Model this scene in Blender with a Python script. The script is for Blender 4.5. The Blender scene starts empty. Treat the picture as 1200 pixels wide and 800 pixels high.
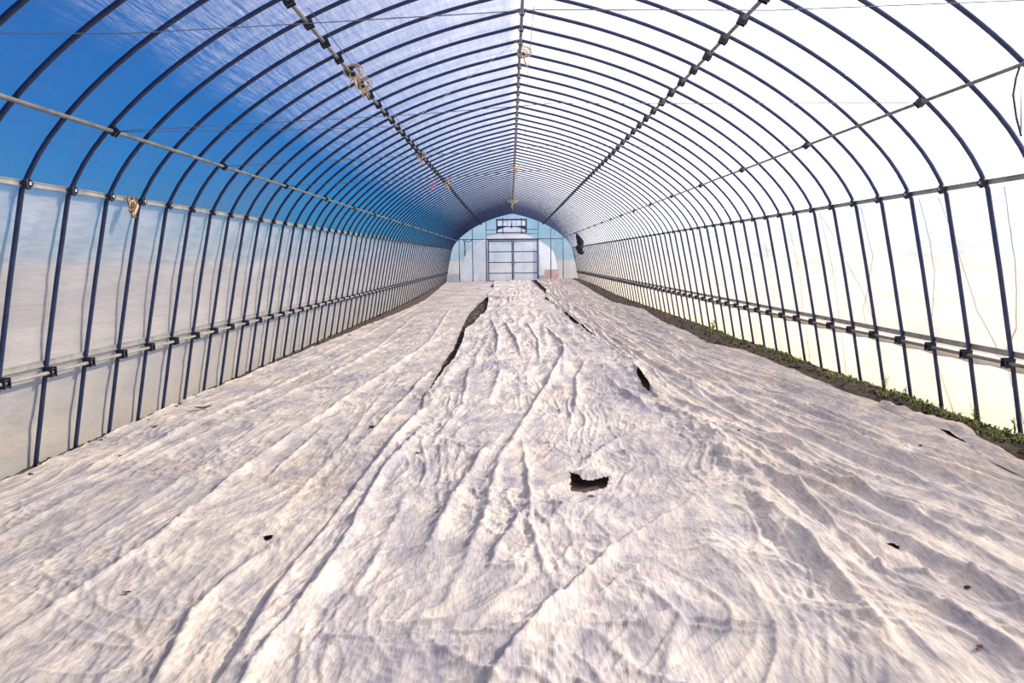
import bpy, bmesh, math, random
import numpy as np
from mathutils import Vector, Matrix

scene = bpy.context.scene
random.seed(7)
rng = np.random.default_rng(11)
COL = scene.collection

# ------------------------------------------------------------------ camera
CAM_H = 1.38
cam_data = bpy.data.cameras.new('camera')
cam_data.sensor_width = 36.0
cam_data.lens = 27.0
cam_data.clip_end = 2000
cam = bpy.data.objects.new('camera', cam_data)
COL.objects.link(cam)
_rt = Vector((0.99996, -0.00289, -0.00885))
_fw = Vector((0.00191, 0.99407, -0.10869))
_up = Vector((0.00911, 0.10867, 0.99404))
_m = Matrix((_rt, _up, -_fw)).transposed().to_4x4()
_m.translation = (0, 0, CAM_H)
cam.matrix_world = _m
scene.camera = cam

# ------------------------------------------------------------------ light
SUN_AZ = math.radians(75)       # from straight ahead (+Y) towards the right (+X)
SUN_EL = math.radians(36)
sun_vec = Vector((math.sin(SUN_AZ) * math.cos(SUN_EL), math.cos(SUN_AZ) * math.cos(SUN_EL), math.sin(SUN_EL)))
sun_data = bpy.data.lights.new('sun', 'SUN')
sun_data.energy = 12.3
sun_data.angle = math.radians(3.5)
sun_data.color = (1.0, 0.85, 0.66)
sun = bpy.data.objects.new('sun', sun_data)
COL.objects.link(sun)
sun.rotation_euler = sun_vec.to_track_quat('Z', 'Y').to_euler()
sun.location = sun_vec * 60

world = bpy.data.worlds.new('world')
scene.world = world
world.use_nodes = True
wn = world.node_tree
wn.nodes.clear()
w_out = wn.nodes.new('ShaderNodeOutputWorld')
w_bg = wn.nodes.new('ShaderNodeBackground')
w_bg.inputs['Strength'].default_value = 0.105
w_sky = wn.nodes.new('ShaderNodeTexSky')
w_sky.sky_type = 'NISHITA'
w_sky.sun_disc = False
w_sky.sun_elevation = SUN_EL
w_sky.sun_rotation = SUN_AZ
w_sky.air_density = 1.0
w_sky.dust_density = 0.6
w_sky.ozone_density = 2.5
w_hsv = wn.nodes.new('ShaderNodeHueSaturation')
w_hsv.inputs['Saturation'].default_value = 1.05
w_tc = wn.nodes.new('ShaderNodeTexCoord')
w_map = wn.nodes.new('ShaderNodeMapping')
w_map.inputs['Scale'].default_value = (1.2, 1.2, 3.0)
w_noise = wn.nodes.new('ShaderNodeTexNoise')
w_noise.inputs['Scale'].default_value = 2.2
w_noise.inputs['Detail'].default_value = 7
w_noise.inputs['Roughness'].default_value = 0.55
w_ramp = wn.nodes.new('ShaderNodeValToRGB')
w_ramp.color_ramp.elements[0].position = 0.57
w_ramp.color_ramp.elements[1].position = 0.82
w_ramp.color_ramp.elements[1].color = (0.5, 0.5, 0.5, 1)
w_mix = wn.nodes.new('ShaderNodeMixRGB')
w_mix.inputs[2].default_value = (2.6, 2.7, 3.1, 1)
wl = wn.links.new
wl(w_sky.outputs[0], w_hsv.inputs['Color'])
wl(w_tc.outputs['Generated'], w_map.inputs[0])
wl(w_map.outputs[0], w_noise.inputs['Vector'])
wl(w_noise.outputs[0], w_ramp.inputs[0])
wl(w_ramp.outputs[0], w_mix.inputs[0])
w_tint = wn.nodes.new('ShaderNodeMixRGB'); w_tint.blend_type = 'MULTIPLY'; w_tint.inputs[0].default_value = 1.0
w_tint.inputs[2].default_value = (0.04, 0.60, 1.22, 1)
wl(w_hsv.outputs[0], w_tint.inputs[1])
wl(w_tint.outputs[0], w_mix.inputs[1])
wl(w_mix.outputs[0], w_bg.inputs['Color'])
wl(w_bg.outputs[0], w_out.inputs['Surface'])

vs = scene.view_settings
vs.view_transform = 'Standard'
vs.look = 'None'
vs.gamma = 1.0
vs.use_curve_mapping = False
vs.exposure = 0.0
scene.cycles.max_bounces = 10
scene.cycles.transparent_max_bounces = 16

# ------------------------------------------------------------------ helpers
def tag(o, label=None, category=None, group=None, kind=None):
    if label: o['label'] = label
    if category: o['category'] = category
    if group: o['group'] = group
    if kind: o['kind'] = kind
    return o

def link(name, me, parent=None, loc=None):
    o = bpy.data.objects.new(name, me)
    COL.objects.link(o)
    if parent is not None: o.parent = parent
    if loc is not None: o.location = loc
    return o

def empty(name, loc=(0, 0, 0)):
    o = link(name, None, None, loc)
    o.empty_display_size = 0.2
    return o

def mesh_np(name, verts, quads, mats, smooth=True, mat_idx=None):
    verts = np.asarray(verts, dtype=np.float32)
    quads = np.asarray(quads, dtype=np.int32)
    me = bpy.data.meshes.new(name)
    k = quads.shape[1]
    me.vertices.add(len(verts)); me.vertices.foreach_set('co', verts.ravel())
    me.loops.add(quads.size); me.loops.foreach_set('vertex_index', quads.ravel())
    me.polygons.add(len(quads))
    me.polygons.foreach_set('loop_start', np.arange(0, quads.size, k, dtype=np.int32))
    me.polygons.foreach_set('loop_total', np.full(len(quads), k, dtype=np.int32))
    me.polygons.foreach_set('use_smooth', np.full(len(quads), smooth, dtype=bool))
    if mat_idx is not None: me.polygons.foreach_set('material_index', np.asarray(mat_idx, dtype=np.int32))
    me.update(calc_edges=True)
    me.validate()
    for m in (mats if isinstance(mats, (list, tuple)) else [mats]): me.materials.append(m)
    return me

class MB:
    """collects quads of one mesh"""
    def __init__(s): s.v = []; s.f = []; s.m = []
    def add(s, verts, faces, mi=0):
        b = len(s.v); s.v += [tuple(p) for p in verts]
        for q in faces: s.f.append(tuple(b + i for i in q)); s.m.append(mi)
    def box(s, lo, hi, mi=0, bev=0.0):
        x0, y0, z0 = lo; x1, y1, z1 = hi
        v = [(x0,y0,z0),(x1,y0,z0),(x1,y1,z0),(x0,y1,z0),(x0,y0,z1),(x1,y0,z1),(x1,y1,z1),(x0,y1,z1)]
        s.add(v, [(3,2,1,0),(4,5,6,7),(0,1,5,4),(1,2,6,5),(2,3,7,6),(3,0,4,7)], mi)
    def tube(s, pts, r, n=8, mi=0, closed=False):
        P = [Vector(p) for p in pts]; N = len(P)
        rs = r if isinstance(r, (list, tuple)) else [r] * N
        t = (P[1] - P[0]).normalized()
        up = Vector((0, 0, 1)) if abs(t.z) < 0.9 else Vector((0, 1, 0))
        a = (up - t * up.dot(t)).normalized()
        V = []
        for i in range(N):
            if closed: t = (P[(i+1) % N] - P[i-1]).normalized()
            else: t = (P[min(i+1, N-1)] - P[max(i-1, 0)]).normalized()
            a = (a - t * a.dot(t)).normalized(); b = t.cross(a)
            for k in range(n):
                g = 2 * math.pi * k / n
                V.append(P[i] + (a * math.cos(g) + b * math.sin(g)) * rs[i])
        F = []
        for i in range(N if closed else N - 1):
            j = (i + 1) % N
            for k in range(n): F.append((i*n+k, i*n+(k+1)%n, j*n+(k+1)%n, j*n+k))
        s.add(V, F, mi)
        if not closed:
            for e, idx in ((0, 0), (1, N-1)):
                c = len(s.v); s.v.append(tuple(P[idx])); b0 = c - n*N + idx*n
                for k in range(n):
                    q = (c, b0+(k+1)%n, b0+k) if e == 0 else (c, b0+k, b0+(k+1)%n)
                    s.f.append(q); s.m.append(mi)
    def mesh(s, name, mats, smooth=False):
        me = bpy.data.meshes.new(name)
        me.from_pydata(s.v, [], s.f)
        for m in (mats if isinstance(mats, (list, tuple)) else [mats]): me.materials.append(m)
        me.polygons.foreach_set('material_index', s.m)
        me.polygons.foreach_set('use_smooth', [smooth] * len(s.f))
        me.update()
        return me
    def build(s, name, mats, parent=None, smooth=False, loc=None):
        return link(name, s.mesh(name, mats, smooth), parent, loc)

_perm = rng.permutation(4096)
_ang = rng.random(4096) * 2 * math.pi
_gx, _gy = np.cos(_ang), np.sin(_ang)
def perlin(x, y, seed=0):
    x = np.asarray(x, dtype=np.float64) + seed * 17.31; y = np.asarray(y, dtype=np.float64) + seed * 9.77
    xi = np.floor(x).astype(np.int64); yi = np.floor(y).astype(np.int64)
    xf = x - xi; yf = y - yi
    u = xf*xf*xf*(xf*(xf*6-15)+10); v = yf*yf*yf*(yf*(yf*6-15)+10)
    def g(ix, iy, dx, dy):
        h = _perm[(_perm[ix & 4095] + iy) & 4095]
        return _gx[h]*dx + _gy[h]*dy
    a = g(xi, yi, xf, yf); b = g(xi+1, yi, xf-1, yf)
    c = g(xi, yi+1, xf, yf-1); d = g(xi+1, yi+1, xf-1, yf-1)
    return (a*(1-u)+b*u)*(1-v) + (c*(1-u)+d*u)*v
def ridged(n): return 1.0 - np.minimum(np.abs(n) * 2.2, 1.0)
def sstep(a, b, x):
    t = np.clip((np.asarray(x, dtype=np.float64) - a) / (b - a), 0, 1); return t*t*(3-2*t)

# ------------------------------------------------------------------ materials
def new_mat(name):
    m = bpy.data.materials.new(name); m.use_nodes = True
    nt = m.node_tree; nt.nodes.clear()
    out = nt.nodes.new('ShaderNodeOutputMaterial')
    return m, nt, out
def nd(nt, typ, **kw):
    n = nt.nodes.new(typ)
    for k, v in kw.items():
        if hasattr(n, k): setattr(n, k, v)
        else: n.inputs[k.replace('_', ' ')].default_value = v
    return n
def noise_node(nt, scale, vec_scale=(1, 1, 1), detail=4, rough=0.55, rot=(0, 0, 0)):
    tc = nd(nt, 'ShaderNodeTexCoord'); mp = nd(nt, 'ShaderNodeMapping')
    mp.inputs['Scale'].default_value = vec_scale; mp.inputs['Rotation'].default_value = rot
    nz = nd(nt, 'ShaderNodeTexNoise'); nz.inputs['Scale'].default_value = scale
    nz.inputs['Detail'].default_value = detail; nz.inputs['Roughness'].default_value = rough
    nt.links.new(tc.outputs['Object'], mp.inputs[0]); nt.links.new(mp.outputs[0], nz.inputs['Vector'])
    return nz
def ramp(nt, src, stops):
    r = nd(nt, 'ShaderNodeValToRGB')
    el = r.color_ramp.elements
    while len(el) < len(stops): el.new(0.5)
    for e, (p, c) in zip(el, stops):
        e.position = p; e.color = (c, c, c, 1) if isinstance(c, (int, float)) else (*c, 1)
    nt.links.new(src, r.inputs[0]); return r

def metal(name, col, rough, metallic=0.6, var=0.35):
    m, nt, out = new_mat(name)
    p = nd(nt, 'ShaderNodeBsdfPrincipled'); p.inputs['Roughness'].default_value = rough
    p.inputs['Metallic'].default_value = metallic
    nz = noise_node(nt, 9, (1, 1, 1), 5)
    r = ramp(nt, nz.outputs[0], [(0.3, tuple(c * (1 - var) for c in col)), (0.7, tuple(min(1, c * (1 + var * .4)) for c in col))])
    nt.links.new(r.outputs[0], p.inputs['Base Color']); nt.links.new(p.outputs[0], out.inputs[0])
    return m
def plain(name, col, rough=0.8, var=0.25, scale=12, bump=0.0):
    m, nt, out = new_mat(name)
    p = nd(nt, 'ShaderNodeBsdfPrincipled'); p.inputs['Roughness'].default_value = rough
    nz = noise_node(nt, scale, (1, 1, 1), 6)
    r = ramp(nt, nz.outputs[0], [(0.3, tuple(c * (1 - var) for c in col)), (0.7, tuple(min(1, c * (1 + var)) for c in col))])
    nt.links.new(r.outputs[0], p.inputs['Base Color'])
    if bump:
        b = nd(nt, 'ShaderNodeBump'); b.inputs['Strength'].default_value = bump; b.inputs['Distance'].default_value = 0.02
        nt.links.new(nz.outputs[0], b.inputs['Height']); nt.links.new(b.outputs[0], p.inputs['Normal'])
    nt.links.new(p.outputs[0], out.inputs[0])
    return m

def film(name, clear_lo, clear_hi, trans_share, tint=(0.95, 0.96, 1.0), streak=(1.2, 7, 1.2), nscale=1.4,
         dirt=None, dirt_z=(0.0, 1.0), dirt_amt=0.0, crinkle=(4, 1, 14), bump=0.3):
    """greenhouse film: part clear, part milky (light scatters through it), a little milky reflection"""
    m, nt, out = new_mat(name); L = nt.links.new
    tr = nd(nt, 'ShaderNodeBsdfTransparent'); tr.inputs[0].default_value = (0.96, 0.97, 1.0, 1)
    tl = nd(nt, 'ShaderNodeBsdfTranslucent'); df = nd(nt, 'ShaderNodeBsdfDiffuse')
    gl = nd(nt, 'ShaderNodeBsdfGlossy'); gl.inputs['Roughness'].default_value = 0.25
    nz = noise_node(nt, nscale, streak, 7, 0.62)
    r = ramp(nt, nz.outputs[0], [(0.30, clear_hi), (0.72, clear_lo)])
    col = nd(nt, 'ShaderNodeMixRGB'); col.inputs[1].default_value = (*tint, 1); col.inputs[2].default_value = (*(dirt or tint), 1)
    fac_clear = r.outputs[0]
    if dirt:
        tc = nd(nt, 'ShaderNodeTexCoord'); sp = nd(nt, 'ShaderNodeSeparateXYZ'); L(tc.outputs['Object'], sp.inputs[0])
        mr = nd(nt, 'ShaderNodeMapRange'); mr.inputs[1].default_value = dirt_z[1]; mr.inputs[2].default_value = dirt_z[0]
        L(sp.outputs[2], mr.inputs[0])
        n2 = noise_node(nt, 2.1, (1, 1, 2.2), 6, 0.6)
        r2 = ramp(nt, n2.outputs[0], [(0.25, 0.25), (0.75, 1.0)])
        mu = nd(nt, 'ShaderNodeMath', operation='MULTIPLY'); L(mr.outputs[0], mu.inputs[0]); L(r2.outputs[0], mu.inputs[1])
        mu2 = nd(nt, 'ShaderNodeMath', operation='MULTIPLY'); L(mu.outputs[0], mu2.inputs[0]); mu2.inputs[1].default_value = dirt_amt
        L(mu2.outputs[0], col.inputs[0])
        # soil splash also makes the film less clear
        inv = nd(nt, 'ShaderNodeMath', operation='SUBTRACT'); inv.inputs[0].default_value = 1.0; L(mu2.outputs[0], inv.inputs[1])
        cm = nd(nt, 'ShaderNodeMath', operation='MULTIPLY'); L(r.outputs[0], cm.inputs[0]); L(inv.outputs[0], cm.inputs[1])
        fac_clear = cm.outputs[0]
    else:
        col.inputs[0].default_value = 0
    L(col.outputs[0], tl.inputs[0]); L(col.outputs[0], df.inputs[0])
    nb = noise_node(nt, 1.6, crinkle, 5, 0.6)
    b = nd(nt, 'ShaderNodeBump'); b.inputs['Strength'].default_value = bump; b.inputs['Distance'].default_value = 0.03
    L(nb.outputs[0], b.inputs['Height'])
    for s in (tl, df, gl): L(b.outputs[0], s.inputs['Normal'])
    m1 = nd(nt, 'ShaderNodeMixShader'); m1.inputs[0].default_value = trans_share
    L(df.outputs[0], m1.inputs[1]); L(tl.outputs[0], m1.inputs[2])
    m2 = nd(nt, 'ShaderNodeMixShader'); L(fac_clear, m2.inputs[0]); L(m1.outputs[0], m2.inputs[1]); L(tr.outputs[0], m2.inputs[2])
    m3 = nd(nt, 'ShaderNodeMixShader'); m3.inputs[0].default_value = 0.006
    L(m2.outputs[0], m3.inputs[1]); L(gl.outputs[0], m3.inputs[2])
    L(m3.outputs[0], out.inputs[0])
    return m

M = {}
M['hoop'] = metal('dark_steel', (0.038, 0.058, 0.14), 0.42, 0.5)
M['clamp'] = metal('clamp_steel', (0.02, 0.024, 0.045), 0.5, 0.3)
M['galv'] = metal('galvanised_steel', (0.18, 0.18, 0.175), 0.5, 0.3, 0.4)
M['channel'] = metal('channel_steel', (0.30, 0.295, 0.28), 0.55, 0.15, 0.35)
M['bolt'] = metal('bright_bolt', (0.7, 0.7, 0.7), 0.35, 0.7)
M['roof_film'] = film('roof_film', 0.33, 0.62, 0.985)
M['wall_film'] = film('wall_film', 0.20, 0.54, 0.52, tint=(0.78, 0.755, 0.77), streak=(1, 0.45, 3.6), nscale=1.9,
                      dirt=(0.70, 0.60, 0.46), dirt_z=(0.1, 1.7), dirt_amt=0.75, crinkle=(3, 2.2, 9), bump=0.5)
M['skirt_film'] = film('skirt_film', 0.10, 0.25, 0.52, tint=(0.74, 0.72, 0.70), streak=(1, 1.5, 2), nscale=1.7,
                       dirt=(0.70, 0.585, 0.40), dirt_z=(-0.1, 0.95), dirt_amt=0.95, crinkle=(3, 2.5, 5), bump=0.5)
M['end_film'] = film('end_film', 0.45, 0.75, 0.92, tint=(0.92, 0.94, 1.0), streak=(1, 1, 0.7), nscale=0.8)
M['pale_film'] = film('pale_film', 0.15, 0.35, 0.6, tint=(0.88, 0.92, 1.0), streak=(1, 1, 0.7), nscale=0.8)
M['twine'] = plain('straw_twine', (0.62, 0.46, 0.30), 0.9, 0.3, 60)
M['pink'] = plain('pink_tape', (0.75, 0.25, 0.45), 0.7, 0.15, 40)
M['cord'] = plain('dark_cord', (0.05, 0.05, 0.10), 0.7, 0.2, 40)
M['wire'] = plain('grey_wire', (0.16, 0.17, 0.24), 0.6, 0.2, 40)
M['browncord'] = plain('brown_cord', (0.16, 0.10, 0.08), 0.9, 0.2, 40)
M['blacknet'] = plain('black_netting', (0.012, 0.012, 0.03), 0.9, 0.4, 30, 0.5)
M['red'] = plain('red_plastic', (0.75, 0.05, 0.03), 0.45, 0.12, 5)
M['blue'] = plain('blue_plastic', (0.05, 0.10, 0.45), 0.45, 0.12, 5)
M['leaf'] = plain('weed_leaf', (0.12, 0.17, 0.03), 0.6, 0.6, 25)
M['dryleaf'] = plain('dry_leaf', (0.10, 0.06, 0.035), 0.9, 0.3, 40)
M['redleaf'] = plain('reddish_leaf', (0.09, 0.02, 0.02), 0.8, 0.3, 40)
M['clod'] = plain('soil_clod', (0.045, 0.033, 0.028), 0.95, 0.4, 30, 0.5)
M['shade_wall'] = plain('shade_wall_brown', (0.12, 0.095, 0.075), 0.9, 0.3, 3)  # brown of the added light-blocking wall behind the camera
M['field'] = plain('field_ground', (0.13, 0.125, 0.095), 0.95, 0.3, 0.6)

def soil_mat():
    m, nt, out = new_mat('soil'); L = nt.links.new
    p = nd(nt, 'ShaderNodeBsdfPrincipled'); p.inputs['Roughness'].default_value = 0.95
    n1 = noise_node(nt, 14, (1, 1, 1), 9, 0.65)
    r = ramp(nt, n1.outputs[0], [(0.28, (0.028, 0.020, 0.016)), (0.52, (0.075, 0.056, 0.045)), (0.78, (0.17, 0.135, 0.11))])
    n2 = noise_node(nt, 55, (1, 1, 1), 6, 0.6)
    b = nd(nt, 'ShaderNodeBump'); b.inputs['Strength'].default_value = 0.9; b.inputs['Distance'].default_value = 0.02
    L(n2.outputs[0], b.inputs['Height']); L(b.outputs[0], p.inputs['Normal'])
    L(r.outputs[0], p.inputs['Base Color']); L(p.outputs[0], out.inputs[0])
    return m
M['soil'] = soil_mat()

def fabric_mat(name, cool, body, cream, stain_lo):
    """thin white spun row cover: fibres, damp greyish and brownish patches, painted cream highlights and cool shade, fine crumple"""
    m, nt, out = new_mat(name); L = nt.links.new
    df = nd(nt, 'ShaderNodeBsdfDiffuse'); tl = nd(nt, 'ShaderNodeBsdfTranslucent')
    n1 = noise_node(nt, 1.3, (1, 0.7, 1), 7, 0.62)
    r1 = ramp(nt, n1.outputs[0], [(0.30, cool), (0.50, body), (0.70, cream)])  # partly damp tone, partly painted light: cream for lit cloth, cool for shade
    n2 = noise_node(nt, 0.9, (1, 0.6, 1), 6, 0.6, (0, 0, 0.5))
    r2 = ramp(nt, n2.outputs[0], [(stain_lo, 0.0), (stain_lo + 0.2, 0.55)])
    mx = nd(nt, 'ShaderNodeMixRGB'); mx.inputs[2].default_value = (0.56, 0.45, 0.33, 1)
    L(r2.outputs[0], mx.inputs[0]); L(r1.outputs[0], mx.inputs[1])
    n3 = noise_node(nt, 36, (2.6, 0.35, 1), 7, 0.75, (0, 0, 0.4))
    r3 = ramp(nt, n3.outputs[0], [(0.34, 0.60), (0.58, 1.0)])
    mm = nd(nt, 'ShaderNodeMixRGB', blend_type='MULTIPLY'); mm.inputs[0].default_value = 1.0
    L(mx.outputs[0], mm.inputs[1]); L(r3.outputs[0], mm.inputs[2])
    n4 = noise_node(nt, 4.5, (2.2, 0.7, 1), 6, 0.6, (0, 0, -0.25))
    r4 = ramp(nt, n4.outputs[0], [(0.36, (0.66, 0.69, 0.80)), (0.60, (1.0, 1.0, 1.0))])
    m4 = nd(nt, 'ShaderNodeMixRGB', blend_type='MULTIPLY'); m4.inputs[0].default_value = 1.0
    L(mm.outputs[0], m4.inputs[1]); L(r4.outputs[0], m4.inputs[2])
    L(m4.outputs[0], df.inputs[0]); L(m4.outputs[0], tl.inputs[0])
    nb = noise_node(nt, 24, (2.4, 0.5, 1), 6, 0.65, (0, 0, 0.3))
    nb2 = noise_node(nt, 7, (1.6, 0.5, 1), 5, 0.6, (0, 0, -0.2))
    ad = nd(nt, 'ShaderNodeMath', operation='MULTIPLY_ADD'); ad.inputs[1].default_value = 2.0
    L(nb2.outputs[0], ad.inputs[0]); L(nb.outputs[0], ad.inputs[2])
    b = nd(nt, 'ShaderNodeBump'); b.inputs['Strength'].default_value = 0.5; b.inputs['Distance'].default_value = 0.010
    L(ad.outputs[0], b.inputs['Height']); L(b.outputs[0], df.inputs['Normal'])
    ms = nd(nt, 'ShaderNodeMixShader'); ms.inputs[0].default_value = 0.08
    L(df.outputs[0], ms.inputs[1]); L(tl.outputs[0], ms.inputs[2]); L(ms.outputs[0], out.inputs[0])
    return m
M['fabric0'] = fabric_mat('row_cover_fabric_creamy', (0.45, 0.43, 0.46), (0.63, 0.575, 0.53), (0.79, 0.71, 0.625), 0.56)
M['fabric1'] = fabric_mat('row_cover_fabric_white', (0.48, 0.46, 0.50), (0.655, 0.605, 0.575), (0.80, 0.73, 0.66), 0.56)
M['fabric2'] = fabric_mat('row_cover_fabric_beige', (0.58, 0.54, 0.53), (0.74, 0.665, 0.60), (0.85, 0.76, 0.67), 0.50)
M['fabric'] = M['fabric2']

# ------------------------------------------------------------------ house shape
XC = 0.131                      # ridge line
Y_END = 40.3
Y_FRONT = -1.2
PROFILE = [(3.545, -0.32), (3.49, 0.0), (3.377, 0.625), (3.255, 1.25), (3.135, 1.82), (3.10, 1.92), (3.04, 2.02), (2.94, 2.15), (2.818, 2.285), (2.56, 2.525),
           (2.26, 2.748), (1.93, 2.952), (1.587, 3.13), (1.30, 3.255), (1.02, 3.361), (0.626, 3.485), (0.30, 3.562), (0.0, 3.632)]
def _smooth_profile(P, keep=4):
    low, top = P[:keep], np.array(P[keep:])
    d = np.concatenate([[0], np.cumsum(np.linalg.norm(np.diff(top, axis=0), axis=1))])
    u = np.linspace(0, d[-1], 61); xs_ = np.interp(u, d, top[:, 0]); zs_ = np.interp(u, d, top[:, 1])
    for _ in range(14):
        xs_[1:-1] = 0.25 * xs_[:-2] + 0.5 * xs_[1:-1] + 0.25 * xs_[2:]; zs_[1:-1] = 0.25 * zs_[:-2] + 0.5 * zs_[1:-1] + 0.25 * zs_[2:]
    return low + [(float(a), float(b)) for a, b in zip(xs_[::2], zs_[::2])]
PROFILE = _smooth_profile(PROFILE)
PZ = [p[1] for p in PROFILE]; PX = [p[0] for p in PROFILE]
def prof_x(z): return float(np.interp(z, PZ, PX))
def prof_z(dx): return float(np.interp(-abs(dx), [-p[0] for p in PROFILE], PZ))
def prof_pts(z0=None, off=0.0):
    """right half from low to ridge, offset outwards by off: list of (dx, z)"""
    P = [Vector((x, z)) for x, z in PROFILE]
    res = []
    for i, p in enumerate(P):
        t = (P[min(i+1, len(P)-1)] - P[max(i-1, 0)]).normalized()
        nrm = Vector((t.y, -t.x))
        if i == len(P) - 1: nrm = Vector((0, 1))
        q = p + nrm * off
        res.append((max(q.x, 0.0), q.y))
    return res
HOOP_R = 0.0165
def hoop_y(n): return 4.816 + 0.5 * n
HOOPS = list(range(-6, 71))

def ground_base(x, y):
    x = np.asarray(x, dtype=np.float64)
    return 0.016 * np.clip(x, -3.3, 3.3) - 0.004 + 0.17 * sstep(22, 40, y)

# ------------------------------------------------------------------ setting: ground, floor
gm = MB(); gm.box((-400, -400, -1.2), (400, 400, -0.16))
tag(gm.build('ground', M['field']), 'pale brown field outside the greenhouse', 'ground', kind='structure')

def grid_faces(nr, nc, keep=None):
    i = np.arange(nr-1)[:, None] * nc + np.arange(nc-1)[None, :]
    q = np.stack([i, i+1, i+nc+1, i+nc], axis=-1)
    if keep is not None: return q[keep]
    return q.reshape(-1, 4)

def row_positions(y0, y1, d0, ynear, p, dmax):
    ys = [y0]
    while ys[-1] < y1:
        d = d0 if ys[-1] < ynear else min(dmax, d0 * (ys[-1] / ynear) ** p)
        ys.append(ys[-1] + d)
    ys[-1] = y1
    return np.array(ys)

ys = row_positions(Y_FRONT, Y_END + 0.1, 0.04, 5, 1.1, 0.3)
xs = np.concatenate([np.arange(-3.62, -2.9, 0.022), np.arange(-2.9, 2.9, 0.05), np.arange(2.9, 3.86, 0.022)])
X, Y = np.meshgrid(xs, ys)
Z = ground_base(X, Y) - 0.032
side = sstep(2.85, 3.2, np.abs(X - XC))
Z += side * 0.022 + side * (X > 0) * 0.02
Z += (0.010 + 0.022 * side) * perlin(X * 5, Y * 4) + (0.006 + 0.016 * side) * perlin(X * 14, Y * 13, 3) + 0.006 * side * np.abs(perlin(X * 28, Y * 28, 5))
Z += 0.05 * sstep(3.15, 3.42, X) * sstep(3.75, 3.45, X) * (0.6 + perlin(X * 2, Y * 1.3, 8))
Z += 0.018 * np.exp(-((X - 0.47) / 0.2) ** 2 - ((Y - 4.45) / 0.25) ** 2)
floor_me = mesh_np('floor', np.stack([X, Y, Z], -1).reshape(-1, 3), grid_faces(*X.shape), M['soil'])
tag(link('floor', floor_me), 'dark brown soil floor of the greenhouse', 'floor', kind='structure')
def soil_z(x, y):
    i = int(np.argmin(np.abs(ys - y))); j = int(np.argmin(np.abs(xs - x))); return float(Z[i, j])

# ------------------------------------------------------------------ setting: film
yb = np.arange(Y_FRONT, Y_END + 0.12, 0.125); yb[-1] = Y_END
pp = [q for q in prof_pts(off=HOOP_R + 0.006) if q[1] > 1.86]
pp = [(prof_x(1.862) + HOOP_R + 0.008, 1.862)] + pp
arc = [(-x, z) for x, z in pp] + [(x, z) for x, z in reversed(pp[:-1])]
arc = np.array(arc)
# refine the arc
seg = [arc[0]]
for a, b in zip(arc[:-1], arc[1:]):
    k = max(1, int(np.linalg.norm(b - a) / 0.12))
    for t in range(1, k + 1): seg.append(a + (b - a) * t / k)
arc = np.array(seg)
A, Yg = np.meshgrid(np.arange(len(arc)), yb)
bay = 0.5 - 0.5 * np.cos(2 * np.pi * (Yg - 4.816) / 0.5)         # 0 on a hoop, 1 between two
wob = 0.012 * perlin(A * 0.22, Yg * 1.6, 1) + 0.006 * perlin(A * 0.6, Yg * 4, 2)
lift = 0.004 + 0.010 * bay + np.maximum(wob, -0.003) * bay
tang = np.gradient(arc, axis=0); tang /= np.linalg.norm(tang, axis=1)[:, None]
nrm = np.stack([-tang[:, 1], tang[:, 0]], -1)
RX = XC + arc[A, 0] + nrm[A, 0] * lift; RZ = arc[A, 1] + nrm[A, 1] * lift
roof_me = mesh_np('ceiling', np.stack([RX, Yg, RZ], -1).reshape(-1, 3), grid_faces(*RX.shape), M['roof_film'])
tag(link('ceiling', roof_me), 'clear plastic film stretched over the arched hoops', 'ceiling', kind='structure')

def wall_film(name, sgn, z0, z1, bulge, mat, parent=None, seed=0, off=0.0, nz=26):
    zz = np.linspace(z0, z1, nz)
    Zg, Yw = np.meshgrid(zz, yb)
    t = (Zg - z0) / (z1 - z0)
    px = np.interp(Zg, PZ, PX)
    bayw = 0.5 - 0.5 * np.cos(2 * np.pi * (Yw - 4.816) / 0.5)
    b = np.sin(np.pi * np.clip(t, 0, 1)) ** 0.7
    d = HOOP_R + 0.007 + off + bulge * b * (0.75 + 0.25 * bayw)
    d += b * (0.012 * perlin(Yw * 1.1, Zg * 2.5, seed) + 0.010 * perlin(Yw * 2.2 + Zg * 3, Zg * 7, seed + 1) + 0.004 * perlin(Yw * 6 + Zg * 8, Zg * 16, seed + 2))
    d = np.maximum(d, HOOP_R + 0.004)
    Xw = XC + sgn * (px + d)
    F = grid_faces(*Xw.shape)
    return mesh_np(name, np.stack([Xw, Yw, Zg], -1).reshape(-1, 3), F if sgn < 0 else F[:, ::-1], mat)
Z_SPRING, Z_LOW = 1.862, 0.665
for sgn, nm in ((-1, 'wall_left'), (1, 'wall_right')):
    w = tag(empty(nm, (XC + sgn * 3.4, 17, 0)), ('milky plastic film side wall on the shaded left side' if sgn < 0 else 'bright milky plastic film side wall on the sunny right side'), 'wall', kind='structure')
    inv = Matrix.Translation(-Vector(w.location))
    for pn, me in (('side_film', wall_film('side_film', sgn, Z_LOW - 0.03, Z_SPRING + 0.01, 0.045, M['wall_film'], seed=10 if sgn < 0 else 20)),
                   ('skirt_film', wall_film('skirt_film', sgn, -0.24, Z_LOW + 0.01, 0.030, M['skirt_film'], seed=30 if sgn < 0 else 40, off=0.006, nz=18))):
        o = link(pn, me, w); o.location = -Vector(w.location)

# ------------------------------------------------------------------ the steel frame
frame = tag(empty('greenhouse_frame', (XC, 20, 0)), 'dark steel pipe frame of arched hoops, purlins and side rails', 'greenhouse frame')
FO = Vector(frame.location)
def fpart(mb, name, mats, smooth=False, parent=None):
    o = mb.build(name, mats, parent or frame, smooth)
    if parent is None: o.location = -FO
    return o
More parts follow.
